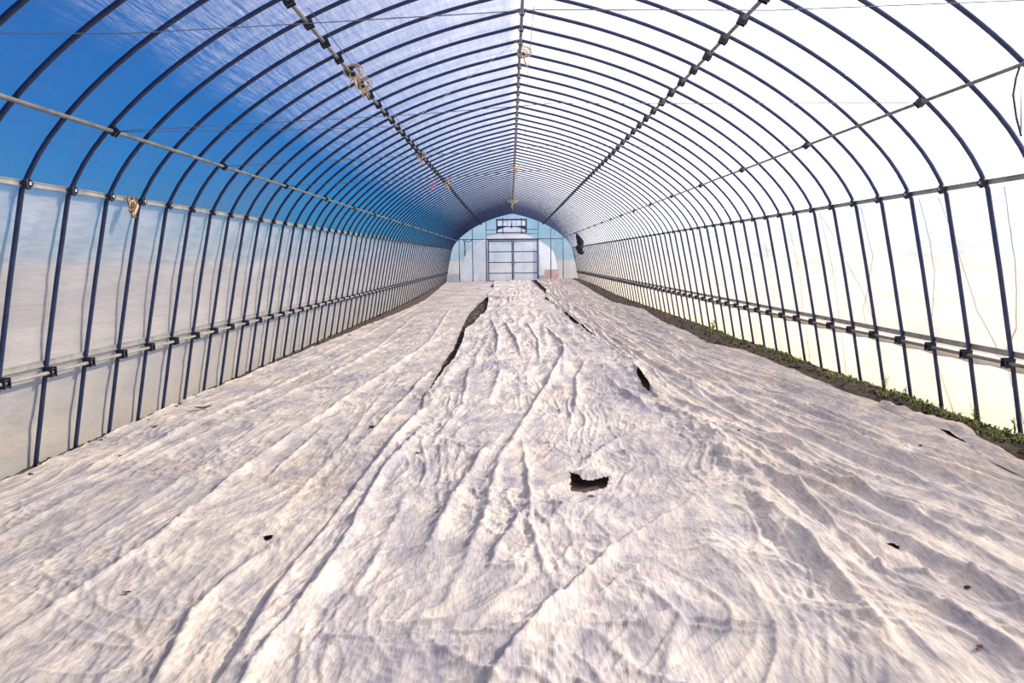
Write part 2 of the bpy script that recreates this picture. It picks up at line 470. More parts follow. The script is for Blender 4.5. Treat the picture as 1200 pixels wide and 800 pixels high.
# one hoop (local origin on the ridge line at ground level)
hp = prof_pts()
path = [(x, 0, z) for x, z in hp] + [(-x, 0, z) for x, z in reversed(hp[:-1])]
hb = MB(); hb.tube(path, HOOP_R, 8)
hoop_me = hb.mesh('hoop', M['hoop'], True)

# ring clip at the side channel (dark spring ring with a bright bolt)
cb = MB()
ring = [(0.0, 0.029 * math.cos(a), 0.029 * math.sin(a)) for a in np.linspace(0, 2*math.pi, 15)[:-1]]
cb.tube(ring, 0.0095, 6, 0, True)
cb.box((-0.02, -0.035, -0.012), (0.012, -0.020, 0.012)); cb.box((-0.02, 0.020, -0.012), (0.012, 0.035, 0.012))
cb.box((-0.004, -0.010, -0.010), (0.016, 0.010, 0.010), 1)
clip_me = cb.mesh('ring_clip', [M['clamp'], M['bolt']], False)
# bracket plates holding a pipe (two plates and a strap), pipe runs along y
bb = MB()
for yy in (-0.030, 0.022): bb.box((-0.034, yy, -0.034), (0.034, yy + 0.008, 0.034))
bb.box((-0.030, -0.026, 0.016), (0.030, 0.026, 0.026)); bb.box((-0.030, -0.026, -0.026), (0.030, 0.026, -0.018))
bracket_me = bb.mesh('pipe_bracket', M['clamp'], False)
# ridge clip
rb = MB()
rb.tube([(0.024 * math.cos(a), 0, 0.024 * math.sin(a)) for a in np.linspace(0, 2*math.pi, 13)[:-1]], 0.005, 5, 0, True)
rb.box((0.014, -0.016, -0.030), (0.022, 0.016, -0.012))
ridge_me = rb.mesh('ridge_clip', M['clamp'], False)

DXU = 1.60
LPX, RPX = -2.82, 2.67
def under(dx, gap):
    """point under the hoop at dx: moved inwards by gap along the profile normal"""
    z = prof_z(dx); e = 0.02
    t = Vector((0.02, prof_z(abs(dx) + e) - z)).normalized(); n = Vector((t.y, -t.x))
    if n.y > 0: n = -n
    s = 1 if dx > 0 else -1
    return (dx + s * n.x * gap, z + n.y * gap, n)
upL, upR = under(-DXU, 0.036), under(DXU, 0.036)
lpL, lpR = under(LPX, 0.034), under(RPX, 0.034)
xs_spring = prof_x(Z_SPRING); xs_low = prof_x(0.615)
for n in HOOPS:
    y = hoop_y(n)
    h = link('hoop', hoop_me, frame); h.location = (0, y - FO.y, 0)
    if y < 1.0: continue
    for sgn in (-1, 1):
        c = link('ring_clip', clip_me, h); c.location = (sgn * (xs_spring - 0.020), 0, Z_SPRING - 0.003)
        c.rotation_euler = (0, 0, 0 if sgn < 0 else math.pi)
        c = link('pipe_bracket', bracket_me, h); c.location = (sgn * (xs_low - 0.030), 0, 0.615)
        u = upL if sgn < 0 else upR
        c = link('pipe_bracket', bracket_me, h); c.location = (u[0], 0, u[1])
        c.rotation_euler = (0, sgn * 0.42, 0)
        if (n - 1) % 4 == 0:
            u = lpL if sgn < 0 else lpR
            c = link('pipe_bracket', bracket_me, h); c.location = (u[0], 0, u[1]); c.rotation_euler = (0, sgn * 0.8, 0); c.scale = (0.8, 0.8, 0.8)
    c = link('ridge_clip', ridge_me, h); c.location = (0, 0, 3.632 - 0.028)

def along(dx, z, r, name, mat, y0=0.9, y1=Y_END - 0.02, amp=0.006, seed=0, n=8, step=0.5):
    yy = np.arange(y0, y1 + step, step); yy[-1] = y1
    off = amp * perlin(yy * 0.5, yy * 0 + seed * 3.3, seed); off2 = amp * perlin(yy * 0.6, yy * 0 + 7 + seed, seed)
    mb = MB(); mb.tube([(XC + dx + o1, y, z + o2) for y, o1, o2 in zip(yy, off, off2)], r, n)
    return fpart(mb, name, mat, True)
along(upL[0], upL[1], 0.0150, 'purlin', M['galv'], seed=1)
along(upR[0], upR[1], 0.0150, 'purlin', M['galv'], seed=2)
along(lpL[0], lpL[1], 0.0150, 'purlin', M['galv'], seed=3)
along(lpR[0], lpR[1], 0.0125, 'purlin', M['galv'], seed=4)
along(0, 3.632 - 0.036, 0.0150, 'ridge_pipe', M['galv'], seed=5, amp=0.004)
for sgn in (-1, 1):
    # film-fixing channels: folded strips outside the hoops
    for zc, hgt, nm in ((Z_SPRING, 0.036, 'side_channel'), (Z_LOW + 0.012, 0.042, 'lower_channel')):
        x0 = XC + sgn * (prof_x(zc) + HOOP_R - 0.004); x1 = x0 + sgn * 0.010
        a, b = min(x0, x1), max(x0, x1)
        mb = MB()
        mb.box((a, 0.9, zc - hgt / 2), (b, Y_END, zc + hgt / 2))
        e = x0 - sgn * 0.006; a2, b2 = min(e, x0), max(e, x0)
        mb.box((a2, 0.9, zc - hgt / 2), (b2, Y_END, zc - hgt / 2 + 0.006)); mb.box((a2, 0.9, zc + hgt / 2 - 0.006), (b2, Y_END, zc + hgt / 2))
        fpart(mb, nm, M['channel'])
    along(sgn * (xs_low - 0.034), 0.612, 0.0135, 'roll_pipe', M['galv'] if sgn > 0 else M['channel'], seed=6 + sgn, amp=0.008)
# slightly lumpy rolled film hanging under the lower channel, outside the right wall
yy = np.arange(0.9, Y_END, 0.25)
mb = MB(); mb.tube([(XC + prof_x(0.575) + 0.055, y, 0.575 + 0.012 * float(perlin(y * 0.9, 3.1)) + 0.008 * math.sin(y * 6.28 * 2)) for y in yy],
                   [0.024 + 0.008 * float(perlin(y * 2.3, 8.2)) for y in yy], 8)
rf = mb.build('rolled_film', M['skirt_film'], bpy.data.objects['wall_right'], True); rf.location = -bpy.data.objects['wall_right'].location

# ------------------------------------------------------------------ end wall with sliding doors
wb = tag(empty('wall_back', (XC, Y_END, 0)), 'clear film end wall with steel posts at the far end', 'wall', kind='structure')
WB = Vector(wb.location)
def wpart(mb, name, mat, smooth=False, parent=None):
    o = mb.build(name, mat, parent or wb, smooth); o.location = -WB if parent is None else (0, 0, 0); return o
def arch_fill(mb, y, x0, x1, z0, cols=24, rows=14, off=0.015, seed=0, amp=0.01):
    xsx = np.linspace(x0, x1, cols)
    V = []; F = []
    for i, x in enumerate(xsx):
        dx = abs(x - XC)
        top = min(3.632, prof_z(dx)) + off if dx < 3.127 else float(np.interp(dx, [3.127, 3.49], [1.85, 0.0]))
        for k in range(rows):
            z = z0 + (max(top, z0 + 0.02) - z0) * k / (rows - 1)
            V.append((x, y + amp * float(perlin(x * 3, z * 2.5, seed)), z))
    for i in range(cols - 1):
        for k in range(rows - 1): F.append((i*rows+k, i*rows+k+1, (i+1)*rows+k+1, (i+1)*rows+k))
    mb.add(V, F)
posts = [-2.628, -1.935, -1.207, 1.50, 2.149, 2.789]
edges = [XC - 3.49] + posts + [XC + 3.49]
for i, (a, b) in enumerate(zip(edges[:-1], edges[1:])):
    if i == 3:
        mb = MB(); arch_fill(mb, Y_END + 0.02, a, b, 2.31, 20, 8, seed=i)
    else:
        mb = MB(); arch_fill(mb, Y_END + 0.02, a, b, -0.1, 10, 14, seed=i)
    wpart(mb, 'film_panel', M['end_film'], True)
for x in posts:
    mb = MB(); mb.tube([(x, Y_END, -0.2), (x, Y_END, prof_z(x - XC) - 0.01)], 0.022, 8)
    wpart(mb, 'post', M['hoop'], True)
def hbar(x0, x1, z, r=0.018, y=Y_END - 0.02, name='rail', mat='hoop', parent=None):
    mb = MB(); mb.tube([(x0, y, z), (x1, y, z)], r, 6); return wpart(mb, name, M[mat], True, parent)
hbar(-2.63, -1.2, 2.333); hbar(1.5, 2.79, 2.333)
mb = MB(); mb.box((-1.22, Y_END - 0.05, 2.28), (1.52, Y_END - 0.01, 2.355)); wpart(mb, 'door_track', M['hoop'])
hbar(-1.2, 1.5, 2.60, 0.014); hbar(-1.2, -0.68, 2.816, 0.014); hbar(0.89, 1.5, 2.83, 0.014)
# corner strip of wooden batten along the left door post
mb = MB(); mb.box((-1.262, Y_END - 0.04, 0.1), (-1.232, Y_END - 0.015, 2.26)); wpart(mb, 'batten', M['twine'])
# vent window hung above the doors
vent = tag(empty('vent_window', (0.105, Y_END - 0.10, 2.66)), 'dark framed gable vent with an arched blind above the far doors', 'vent')
VO = Vector(vent.location)
def vpart(mb, name, mat, smooth=False):
    o = mb.build(name, mat, vent, smooth); o.location = -VO; return o
yv = Y_END - 0.10
for lo, hi, nm in (((-0.69, 2.64), (-0.62, 3.36), 'frame_stile'), ((0.83, 2.64), (0.90, 3.36), 'frame_stile'),
                   ((-0.69, 3.29), (0.90, 3.36), 'frame_rail'), ((-0.69, 2.64), (0.90, 2.69), 'frame_rail'),
                   ((-0.375, 2.58), (-0.325, 3.42), 'hanger_bar'), ((0.595, 2.58), (0.645, 3.42), 'hanger_bar')):
    mb = MB(); yy0 = yv - 0.025 if nm != 'hanger_bar' else yv - 0.055
    mb.box((lo[0], yy0, lo[1]), (hi[0], yy0 + (0.05 if nm != 'hanger_bar' else 0.028), hi[1])); vpart(mb, nm, M['hoop'])
mb = MB(); vt = []; vb_ = []
for t in np.linspace(0, 1, 17):
    x = -0.62 + 1.45 * t; s = 1 - (2 * t - 1) ** 2
    vt.append((x, 3.00 + 0.01 * math.sin(t * 9))); vb_.append((x, 2.80 + 0.145 * min(1, s * 1.15)))
V = []; F = []
for (xa, za), (xb, zb) in zip(vt, vb_): V += [(xa, yv - 0.015, za), (xb, yv - 0.015, zb), (xb, yv + 0.015, zb), (xa, yv + 0.015, za)]
for i in range(16):
    for k in range(4): F.append((i*4+k, i*4+(k+1)%4, (i+1)*4+(k+1)%4, (i+1)*4+k))
F += [(0, 1, 2, 3), (67, 66, 65, 64)]
mb.add(V, F); vpart(mb, 'arched_blind', M['hoop'])
mb = MB(); mb.tube([(0.12, yv - 0.03, 3.30), (0.12, yv - 0.03, 2.98), (0.10, yv - 0.03, 2.90)], [0.008, 0.03, 0.05], 8); vpart(mb, 'pull_weight', M['clamp'], True)
for x in (-0.12, 0.34):
    mb = MB(); mb.tube([(x, yv, 3.30), (x, yv, 2.98)], 0.010, 6); vpart(mb, 'glazing_bar', M['wire'], True)
mb = MB(); mb.box((-0.62, yv + 0.016, 2.69), (0.83, yv + 0.020, 3.29)); vpart(mb, 'pane', M['end_film'])

for k, (x0, x1, lab) in enumerate(((-1.125, 0.150, 'left sliding door leaf with three crossbars and film panels'), (0.172, 1.462, 'right sliding door leaf with three crossbars and film panels'))):
    yd = Y_END - 0.075 + 0.0 * k
    d = tag(empty('door_%d' % (k + 1), (0.5 * (x0 + x1), yd, 0.17)), lab, 'door', kind='structure')
    DO = Vector(d.location)
    def dpart(mb, name, mat, smooth=False):
        o = mb.build(name, mat, d, smooth); o.location = -DO; return o
    for a in (x0, x1 - 0.05):
        mb = MB(); mb.box((a, yd - 0.02, 0.16), (a + 0.05, yd + 0.02, 2.275)); dpart(mb, 'stile', M['hoop'])
    for z in (0.17, 0.569, 1.128, 1.677, 2.235):
        mb = MB(); mb.box((x0 + 0.05, yd - 0.016, z - 0.022), (x1 - 0.05, yd + 0.016, z + 0.022)); dpart(mb, 'crossbar', M['hoop'])
    mb = MB(); nX = 10
    xsx = np.linspace(x0 + 0.02, x1 - 0.02, nX); zs = np.linspace(0.17, 2.26, 14)
    V = [(x, yd + 0.022 + 0.006 * float(perlin(x * 4, z * 3, 5 + k)), z) for x in xsx for z in zs]
    F = [(i*14+j, i*14+j+1, (i+1)*14+j+1, (i+1)*14+j) for i in range(nX-1) for j in range(13)]
    mb.add(V, F); dpart(mb, 'film_pane', M['end_film'], True)
    mb = MB(); hx = x1 - 0.09 if k == 0 else x0 + 0.09
    mb.tube([(hx, yd - 0.018, 1.0), (hx, yd - 0.055, 1.03), (hx, yd - 0.055, 1.17), (hx, yd - 0.018, 1.2)], 0.010, 6); dpart(mb, 'handle', M['clamp'], True)
# unseen near end wall, added opaque to block light and darken the foreground
mb = MB(); arch_fill(mb, Y_FRONT, XC - 3.49, XC + 3.49, -0.1, 30, 14, seed=9)
tag(mb.build('shade_wall_front', M['shade_wall'], None, True), 'dull brown opaque end wall behind the viewer, added to dim the foreground', 'wall', kind='structure')

# ------------------------------------------------------------------ row covers on the floor
def lerp_line(pts):
    p = sorted([(y, x) for x, y in pts]); yy = [q[0] for q in p]; xx = [q[1] for q in p]
    return lambda y: np.interp(y, yy, xx)
out_left = lerp_line([(-3.34, 0.3), (-3.33, 4.88), (-3.29, 5.04), (-3.32, 5.8), (-3.34, 6.23), (-3.33, 6.72), (-3.36, 7.78), (-3.31, 8.7), (-3.28, 9.78), (-3.1, 15.62), (-2.96, 19.84), (-2.86, 25.8), (-3.04, 32.75), (-3.25, 38.74), (-3.25, 40.3)])
gap1_l = lerp_line([(-0.85, 0.3), (-0.90, 2.4), (-0.90, 3.0), (-0.87, 5.1), (-0.82, 6.8), (-0.88, 7.45), (-0.86, 8.48), (-0.89, 10.14), (-0.87, 11.66), (-0.95, 14.69), (-1.02, 19.18), (-0.95, 23), (-0.80, 26.3), (-0.62, 28), (-0.62, 32.6), (-0.86, 33.4), (-0.86, 34.8), (-0.62, 35.6), (-0.6, 40.3)])
gap1_r = lerp_line([(-1.03, 0.3), (-1.03, 2.42), (-1.06, 3.03), (-1.02, 3.88), (-0.99, 5.12), (-0.94, 6.6), (-0.88, 7.45), (-0.83, 8.59), (-0.78, 9.66), (-0.76, 10.47), (-0.77, 12.09), (-0.84, 14.33), (-0.74, 17.02), (-0.60, 19.64), (-0.64, 21.69), (-0.70, 25), (-0.82, 26.9), (-0.95, 28), (-0.72, 33.0), (-0.70, 34.6), (-0.9, 36), (-0.9, 40.3)])
gap2_c = lerp_line([(1.18, 0.3), (1.18, 2.34), (1.22, 2.76), (1.28, 3.14), (1.25, 3.64), (1.4, 4.48), (1.37, 4.8), (1.39, 5.55), (1.39, 6.2), (1.28, 6.75), (1.34, 7.29), (1.4, 8.42), (1.45, 10.22), (1.36, 12.74), (1.3, 15.76), (1.27, 18.69), (1.14, 24.22), (1.3, 29.04), (1.21, 35.99), (1.21, 40.3)])
gap2_w = lerp_line([(-0.16, 0.3), (-0.16, 6.4), (0.0, 7.2), (0.035, 7.45), (0.045, 8.0), (0.0, 8.7), (-0.10, 9.5), (-0.08, 11.6), (0.03, 12.5), (0.07, 13.4), (0.02, 14.6), (0.07, 15.6), (0.06, 18.0), (-0.05, 19.3), (-0.05, 22.6), (0.10, 23.8), (-0.04, 26.0), (0.16, 29.2), (0.24, 35.0), (0.24, 40.3)])
out_right = lerp_line([(3.06, 0.3), (3.06, 4.46), (3.14, 5.06), (3.23, 5.63), (3.27, 6.11), (3.28, 6.42), (3.31, 6.73), (3.22, 7.35), (3.26, 8.61), (3.28, 9.7), (3.23, 10.41), (3.01, 11.38), (3.11, 13.16), (3.09, 15.23), (3.34, 18.85), (3.01, 22.18), (3.11, 28.25), (3.23, 36.72), (3.2, 40.3)])

def fold(X, Y, pts, h, w, soft=0.25, lean=0.0):
    """height of one fold running along a polyline on the ground"""
    best = np.full(X.shape, 1e9); side = np.zeros(X.shape); tt = np.zeros(X.shape)
    P = [np.array(p) for p in pts]
    lens = [np.linalg.norm(b - a) for a, b in zip(P[:-1], P[1:])]; tot = sum(lens); acc = 0
    x0 = min(p[0] for p in P) - w * 7; x1 = max(p[0] for p in P) + w * 7; y0 = min(p[1] for p in P) - w * 7; y1 = max(p[1] for p in P) + w * 7
    rows = np.where((Y[:, 0] > y0) & (Y[:, 0] < y1))[0]
    out = np.zeros(X.shape)
    if len(rows) == 0: return out
    s = slice(rows[0], rows[-1] + 1)
    Xs, Ys = X[s], Y[s]
    wig = 0.018 * perlin(Xs * 1.2, Ys * 1.7, 4) + 0.012 * perlin(Xs * 4, Ys * 5, 6)
    Xs = Xs + wig
    best = best[s]; side = side[s]; tt = tt[s]
    for (a, b), ln in zip(zip(P[:-1], P[1:]), lens):
        d = (b - a) / ln
        t = np.clip((Xs - a[0]) * d[0] + (Ys - a[1]) * d[1], 0, ln)
        ex = Xs - a[0] - t * d[0]; ey = Ys - a[1] - t * d[1]
        r = np.hypot(ex, ey)
        m = r < best
        best = np.where(m, r, best); side = np.where(m, np.sign(ex), side); tt = np.where(m, (acc + t) / tot, tt)
        acc += ln
    w = w * 0.62
    ww = w * np.where(side * lean > 0, 1 + abs(lean), 1 - 0.5 * abs(lean))
    prof = 1.0 / (1.0 + (best / ww) ** 2) ** 1.5
    taper = sstep(0, soft, tt) * sstep(0, soft, 1 - tt) * 0.75 + 0.25
    out[s] = h * prof * taper
    return out

FOLDS_LEFT = [
    ([(-2.83, 2.5), (-2.83, 4.12), (-2.76, 4.89), (-2.77, 6.29), (-2.6, 8.62), (-2.33, 13.2)], 0.028, 0.05),
    ([(-2.66, 2.2), (-2.64, 3.83), (-2.6, 4.68), (-2.47, 6.48), (-2.21, 8.99), (-1.93, 14.6)], 0.024, 0.045),
    ([(-1.95, 1.2), (-1.89, 2.7), (-1.85, 3.04), (-1.78, 3.67), (-1.79, 5.11), (-1.72, 6.27), (-1.54, 9.21), (-1.16, 15.28)], 0.040, 0.05),
    ([(-1.56, 6.25), (-1.56, 4.73)], 0.02, 0.03),
    ([(-1.36, 8.5), (-1.25, 5.4), (-1.30, 3.6)], 0.016, 0.04),
    ([(-2.2, 7.5), (-2.1, 5.2), (-2.2, 3.4)], 0.010, 0.05),
    ([(-1.18, 3.6), (-1.26, 2.9), (-1.15, 2.2)], 0.035, 0.05),
    ([(-1.9, 2.62), (-1.6, 2.70), (-1.3, 2.62)], 0.010, 0.02),
    ([(-1.7, 2.50), (-1.4, 2.46), (-1.15, 2.52)], 0.010, 0.018),
    ([(-2.4, 20), (-2.1, 12), (-2.3, 8)], 0.022, 0.05), ([(-1.7, 22), (-1.4, 14), (-1.35, 10)], 0.022, 0.05), ([(-2.75, 24), (-2.7, 14), (-2.95, 9)], 0.022, 0.05),
    ([(-0.98, 9.5), (-1.06, 7.2), (-1.15, 5.5)], 0.03, 0.04),
]
FOLDS_MID = [
    ([(-0.74, 7.3), (-0.90, 5.36), (-0.99, 3.34), (-0.97, 2.53), (-0.98, 1.6)], 0.055, 0.05),
    ([(-0.70, 6.28), (-0.82, 4.8), (-0.81, 3.1), (-0.87, 2.63), (-0.89, 1.8)], 0.045, 0.045),
    ([(-0.15, 5.58), (-0.33, 4.14), (-0.41, 3.34)], 0.040, 0.06),
    ([(0.12, 6.19), (-0.07, 5.12), (-0.15, 3.77), (-0.26, 2.95)], 0.034, 0.055),
    ([(0.1, 4.05), (-0.1, 3.26)], 0.034, 0.045),
    ([(0.07, 5.64), (0.11, 4.38), (0.09, 3.75), (0.17, 2.97)], 0.026, 0.028),
    ([(1.0, 4.14), (0.4, 3.26), (0.14, 2.82), (-0.04, 2.4), (-0.2, 1.9)], 0.042, 0.045),
    ([(-0.8, 2.68), (-0.63, 2.66), (-0.45, 2.63), (-0.22, 2.7), (0.05, 2.64)], 0.014, 0.016),
    ([(0.11, 3.8), (0.52, 3.8)], 0.012, 0.018),
    ([(1.0, 3.48), (0.59, 3.22), (0.34, 2.95)], 0.026, 0.022),
    ([(0.26, 2.71), (0.48, 2.69), (0.61, 2.79)], 0.014, 0.016), ([(0.63, 2.74), (0.78, 2.68), (0.95, 2.66)], 0.020, 0.018), ([(0.62, 2.68), (0.8, 2.62), (0.95, 2.61)], 0.016, 0.015),
    ([(0.55, 2.95), (0.62, 2.70), (0.5, 2.4)], 0.02, 0.035),
    ([(-0.42, 16.92), (-0.2, 12.71), (-0.19, 10.18)], 0.045, 0.05), ([(-0.15, 16.39), (0.1, 12.14), (0.15, 10.12)], 0.045, 0.05),
    ([(0.3, 16), (0.45, 12.4), (0.36, 9.5)], 0.040, 0.05), ([(0.65, 15), (0.8, 11.5), (0.6, 8.6)], 0.040, 0.05),
    ([(0.83, 11.1), (0.43, 8.28), (0.27, 7.21), (0.0, 5.57)], 0.042, 0.05),
    ([(1.0, 9.9), (0.72, 8.3), (0.6, 6.9), (0.45, 6.0)], 0.036, 0.05),
    ([(1.05, 8.36), (1.07, 7.56), (1.2, 6.5)], 0.05, 0.05),
    ([(0.84, 5.61), (0.46, 4.88)], 0.036, 0.06),
    ([(-0.5, 9.5), (-0.45, 7.0), (-0.6, 5.2)], 0.026, 0.05), ([(-0.1, 9.4), (-0.2, 7.0)], 0.024, 0.05),
    ([(0.9, 4.9), (0.7, 4.6), (0.62, 4.2)], 0.02, 0.04),
    ([(-0.60, 4.6), (-0.62, 3.5), (-0.68, 2.8)], 0.018, 0.05),
    ([(-0.9, 26.4), (-0.3, 25.0), (0.5, 24.0)], 0.10, 0.25),
]
FOLDS_RIGHT = [
    ([(1.6, 6.2), (1.75, 4.95), (1.93, 3.86), (2.11, 3.49), (2.23, 3.22), (2.4, 2.4)], 0.036, 0.05),
    ([(1.43, 5.13), (1.5, 4.81), (1.65, 3.83), (1.78, 3.43), (1.9, 2.72), (1.95, 2.0)], 0.036, 0.045),
    ([(1.59, 4.22), (1.56, 3.61), (1.55, 3.09), (1.61, 2.85), (1.64, 2.5)], 0.034, 0.045),
    ([(2.2, 7.6), (2.35, 5.93), (2.42, 4.72), (2.59, 3.76), (2.7, 2.6)], 0.042, 0.05),
    ([(2.99, 6.6), (2.99, 5.86), (2.9, 4.84), (2.9, 4.22), (2.9, 3)], 0.050, 0.06),
    ([(2.84, 15.72), (2.44, 10.03), (2.69, 8.21), (2.81, 7.31), (2.8, 5.59)], 0.040, 0.05),
    ([(1.49, 6.03), (1.69, 4.95), (1.82, 4.23), (2.07, 3.76), (2.36, 3.42)], 0.036, 0.045),
    ([(1.4, 4.48), (1.6, 4.22), (1.56, 3.61), (1.44, 3.37)], 0.03, 0.045),
    ([(1.56, 13.71), (1.7, 9.37), (1.85, 7.08), (2.15, 5.4), (2.29, 4.35), (2.42, 3.5)], 0.045, 0.05),
    ([(1.67, 12.28), (1.95, 8.64), (2.4, 6.61), (2.62, 4.78), (2.75, 4.0)], 0.045, 0.05),
    ([(1.30, 4.2), (1.34, 3.38), (1.30, 2.79), (1.27, 2.2)], 0.032, 0.05),
    ([(1.53, 3.0), (1.6, 2.64), (1.63, 2.2)], 0.04, 0.04),
    ([(1.48, 7.0), (1.62, 6.2), (1.95, 5.1), (2.15, 4.3)], 0.038, 0.045),
    ([(3.10, 10), (3.05, 8.0), (3.1, 6.6)], 0.04, 0.05),
    ([(2.1, 17), (2.1, 11), (2.2, 8.4)], 0.035, 0.05), ([(2.5, 22), (2.75, 14), (2.6, 11)], 0.035, 0.05), ([(1.75, 24), (1.7, 16), (1.55, 12)], 0.035, 0.05),
    ([(1.40, 3.2), (1.75, 3.0), (2.0, 2.95)], 0.022, 0.025),
]

srows = row_positions(0.3, Y_END - 0.12, 0.0085, 3.2, 1.55, 0.16)
NC = 290
def sheet(name, xl, xr, which, dz, label, folds, under=None):
    u = np.linspace(0, 1, NC)[None, :]
    yl = srows[:, None] + 0 * u
    a = xl(srows) + 0.016 * perlin(srows * 1.3, srows * 0 + 2.2, which) + 0.008 * perlin(srows * 5, srows * 0 + 1.2, which)
    b = xr(srows) + 0.016 * perlin(srows * 1.2, srows * 0 + 6.2, which + 3) + 0.008 * perlin(srows * 5.3, srows * 0 + 4.4, which)
    X = a[:, None] + (b - a)[:, None] * u
    Yw = yl + 0.012 * perlin(X * 6, yl * 2, which)
    Zs = ground_base(X, Yw) + dz
    for f in folds: Zs = Zs + fold(X, Yw, *f)
    far = sstep(26, 12, Yw)                        # finest crumple fades where rows are coarse
    if which == 0:
        q = X - 0.055 * Yw
        Zs += 0.010 * perlin(q * 3, Yw * 0.35, 1) + 0.008 * ridged(perlin(q * 5 + 0.4 * perlin(X, Yw, 2), Yw * 0.5, 3))
        Zs += far * 0.010 * ridged(perlin(X * 2.2 + Yw * 0.7, Yw * 6 + X * 2, 5)) * sstep(-0.05, 0.3, perlin(X * 0.9, Yw * 0.6, 7))
        amp = 0.013
    elif which == 1:
        q = X - 0.12 * Yw
        Zs += 0.014 * perlin(q * 2.4, Yw * 0.5, 11) + 0.013 * ridged(perlin(q * 3.6 + 0.5 * perlin(X * 1.2, Yw * .8, 12), Yw * 0.55, 13))
        mid = sstep(6, 9, Yw)
        Zs += mid * 0.034 * ridged(perlin((X - 0.03 * Yw) * 4.2 + 0.5 * perlin(X * 2, Yw * .5, 22), Yw * 0.35, 23))
        Zs += far * 0.012 * ridged(perlin(X * 1.8 - Yw * 1.0, Yw * 5 + X * 1.5, 15)) * sstep(0.0, 0.3, perlin(X * 1.0, Yw * 0.8, 17))
        amp = 0.018
    else:
        q = (X - 1.3) * (np.clip(Yw, 2, 16) / 5) ** 0.7
        Zs += 0.012 * perlin(q * 1.6, Yw * 0.4, 31) + 0.044 * ridged(perlin(q * 4.2 + 0.5 * perlin(X * 1.5, Yw * .9, 32), Yw * 0.30, 33)) ** 1.5
        Zs += 0.026 * ridged(perlin(q * 7 + 0.5 * perlin(X * 1.6, Yw * 0.8, 36), Yw * 0.32, 37)) ** 2
        amp = 0.012
    wx = perlin(X * 1.3, Yw * 0.9, 91); wy = perlin(X * 1.1, Yw * 1.2, 92)
    crease = lambda p, q_, sd, k=5: ridged(perlin(p, q_, sd)) ** k
    brk = sstep(-0.25, 0.3, perlin(X * 1.7, Yw * 0.8, 95 + which))
    Zs += far * amp * 0.9 * crease(q * 5.5 + wx * 3.0, Yw * 0.9 + wy, 41 + which) * (0.3 + 0.7 * brk)
    Zs += far * amp * 0.5 * crease(q * 13 + wx * 5 + wy * 2, Yw * 2.6 + wy * 2, 44 + which, 4) * (1.0 - 0.6 * brk)
    Zs += far * amp * 0.6 * crease(X * 2.2 + wx * 2, Yw * 2.0 + wy * 2, 46 + which, 7)
    Zs += far * amp * 0.8 * crease(X * 2.2 + wx * 2, Yw * 6.5 + X * 2.2 + wy * 4.5 + wx * 3, 48 + which, 4) * sstep(0.0, 0.3, perlin(X * 1.1, Yw * 0.9, 49 + which))
    pat = sstep(-0.1, 0.3, perlin(X * 1.4, Yw * 1.1, 97 + which))
    Zs += sstep(12, 6, Yw) * 0.42 * amp * crease(X * 9 + wx * 6, Yw * 6 + wy * 6, 56, 5) * pat
    Zs += sstep(9, 5, Yw) * 0.26 * amp * crease(X * 19 + wx * 9, Yw * 13 + wy * 9, 58, 4)
    Zs += sstep(9, 5, Yw) * 0.06 * amp * perlin(X * 34, Yw * 26, 47)
    # bunched cloth along the seam between middle and right cover
    g2 = gap2_c(Yw)
    seam = np.exp(-((X - g2) / 0.16) ** 2) * (0.45 + 0.55 * sstep(20, 9, Yw)) * (0.5 + 0.5 * sstep(3, 5, Yw))
    if which > 0: Zs += seam * (0.012 + 0.030 * ridged(perlin(X * 8 + Yw * 2.0, Yw * 3.4 - X * 3, 51)) + 0.016 * perlin(X * 13, Yw * 9, 52)) * (1.0 if which == 2 else 0.8)
    if which == 2: Zs = ground_base(X, Yw) + 0.02 + (Zs - ground_base(X, Yw) - 0.02) * (0.35 + 0.65 * sstep(0.0, 0.35, b[:, None] - X))
    # hems curl up a little
    eL = np.exp(-(X - a[:, None]) / 0.035); eR = np.exp(-(b[:, None] - X) / 0.035)
    cur = 0.010 + 0.016 * perlin(Yw * 2.1, Yw * 0 + which, 61)
    Zs += (eL + eR) * cur
    low = ground_base(X, Yw) - 0.012
    Zs = np.maximum(Zs, low + 0.002 * perlin(X * 30, Yw * 30, 3))
    if under is not None:                          # where it overlaps, the hem lies down on the neighbour
        Xu, Zu = under
        lap = np.stack([np.interp(X[i], Xu[i], Zu[i]) for i in range(len(srows))])
        over = (X < Xu[:, -1:] + 0.02)
        w = sstep(0.0, 0.14, X - a[:, None])
        Zs = np.where(over, w * np.maximum(Zs, lap + 0.003) + (1 - w) * (lap - 0.010), Zs)
    keep = np.ones((len(srows) - 1, NC - 1), dtype=bool)
    cx = 0.5 * (X[:-1, :-1] + X[1:, 1:]); cy = 0.5 * (Yw[:-1, :-1] + Yw[1:, 1:])
    jit = 0.012 * perlin(cx * 22, cy * 22, 71)
    if which == 1:                                 # the torn hole, its upper lip lifted
        hx, hy = (X - 0.47) / 0.13, (Yw - 4.47) / 0.17
        r = np.hypot(hx, hy)
        Zs += 0.045 * np.exp(-((X - 0.50) / 0.13) ** 2) * np.exp(-((Yw - 4.66) / 0.10) ** 2)
        poly = [(0.365, 4.70), (0.345, 4.36), (0.44, 4.31), (0.56, 4.40), (0.60, 4.60), (0.53, 4.555), (0.46, 4.53), (0.41, 4.60)]
        keep &= ~inside(cx + jit, cy + jit, poly)
        for hx_, hy_, hr in ((0.455, 4.25, 0.022), (-0.66, 5.27, 0.014), (0.02, 10.77, 0.035)): keep &= np.hypot(cx - hx_, (cy - hy_) * 0.7) + jit * 0.5 > hr
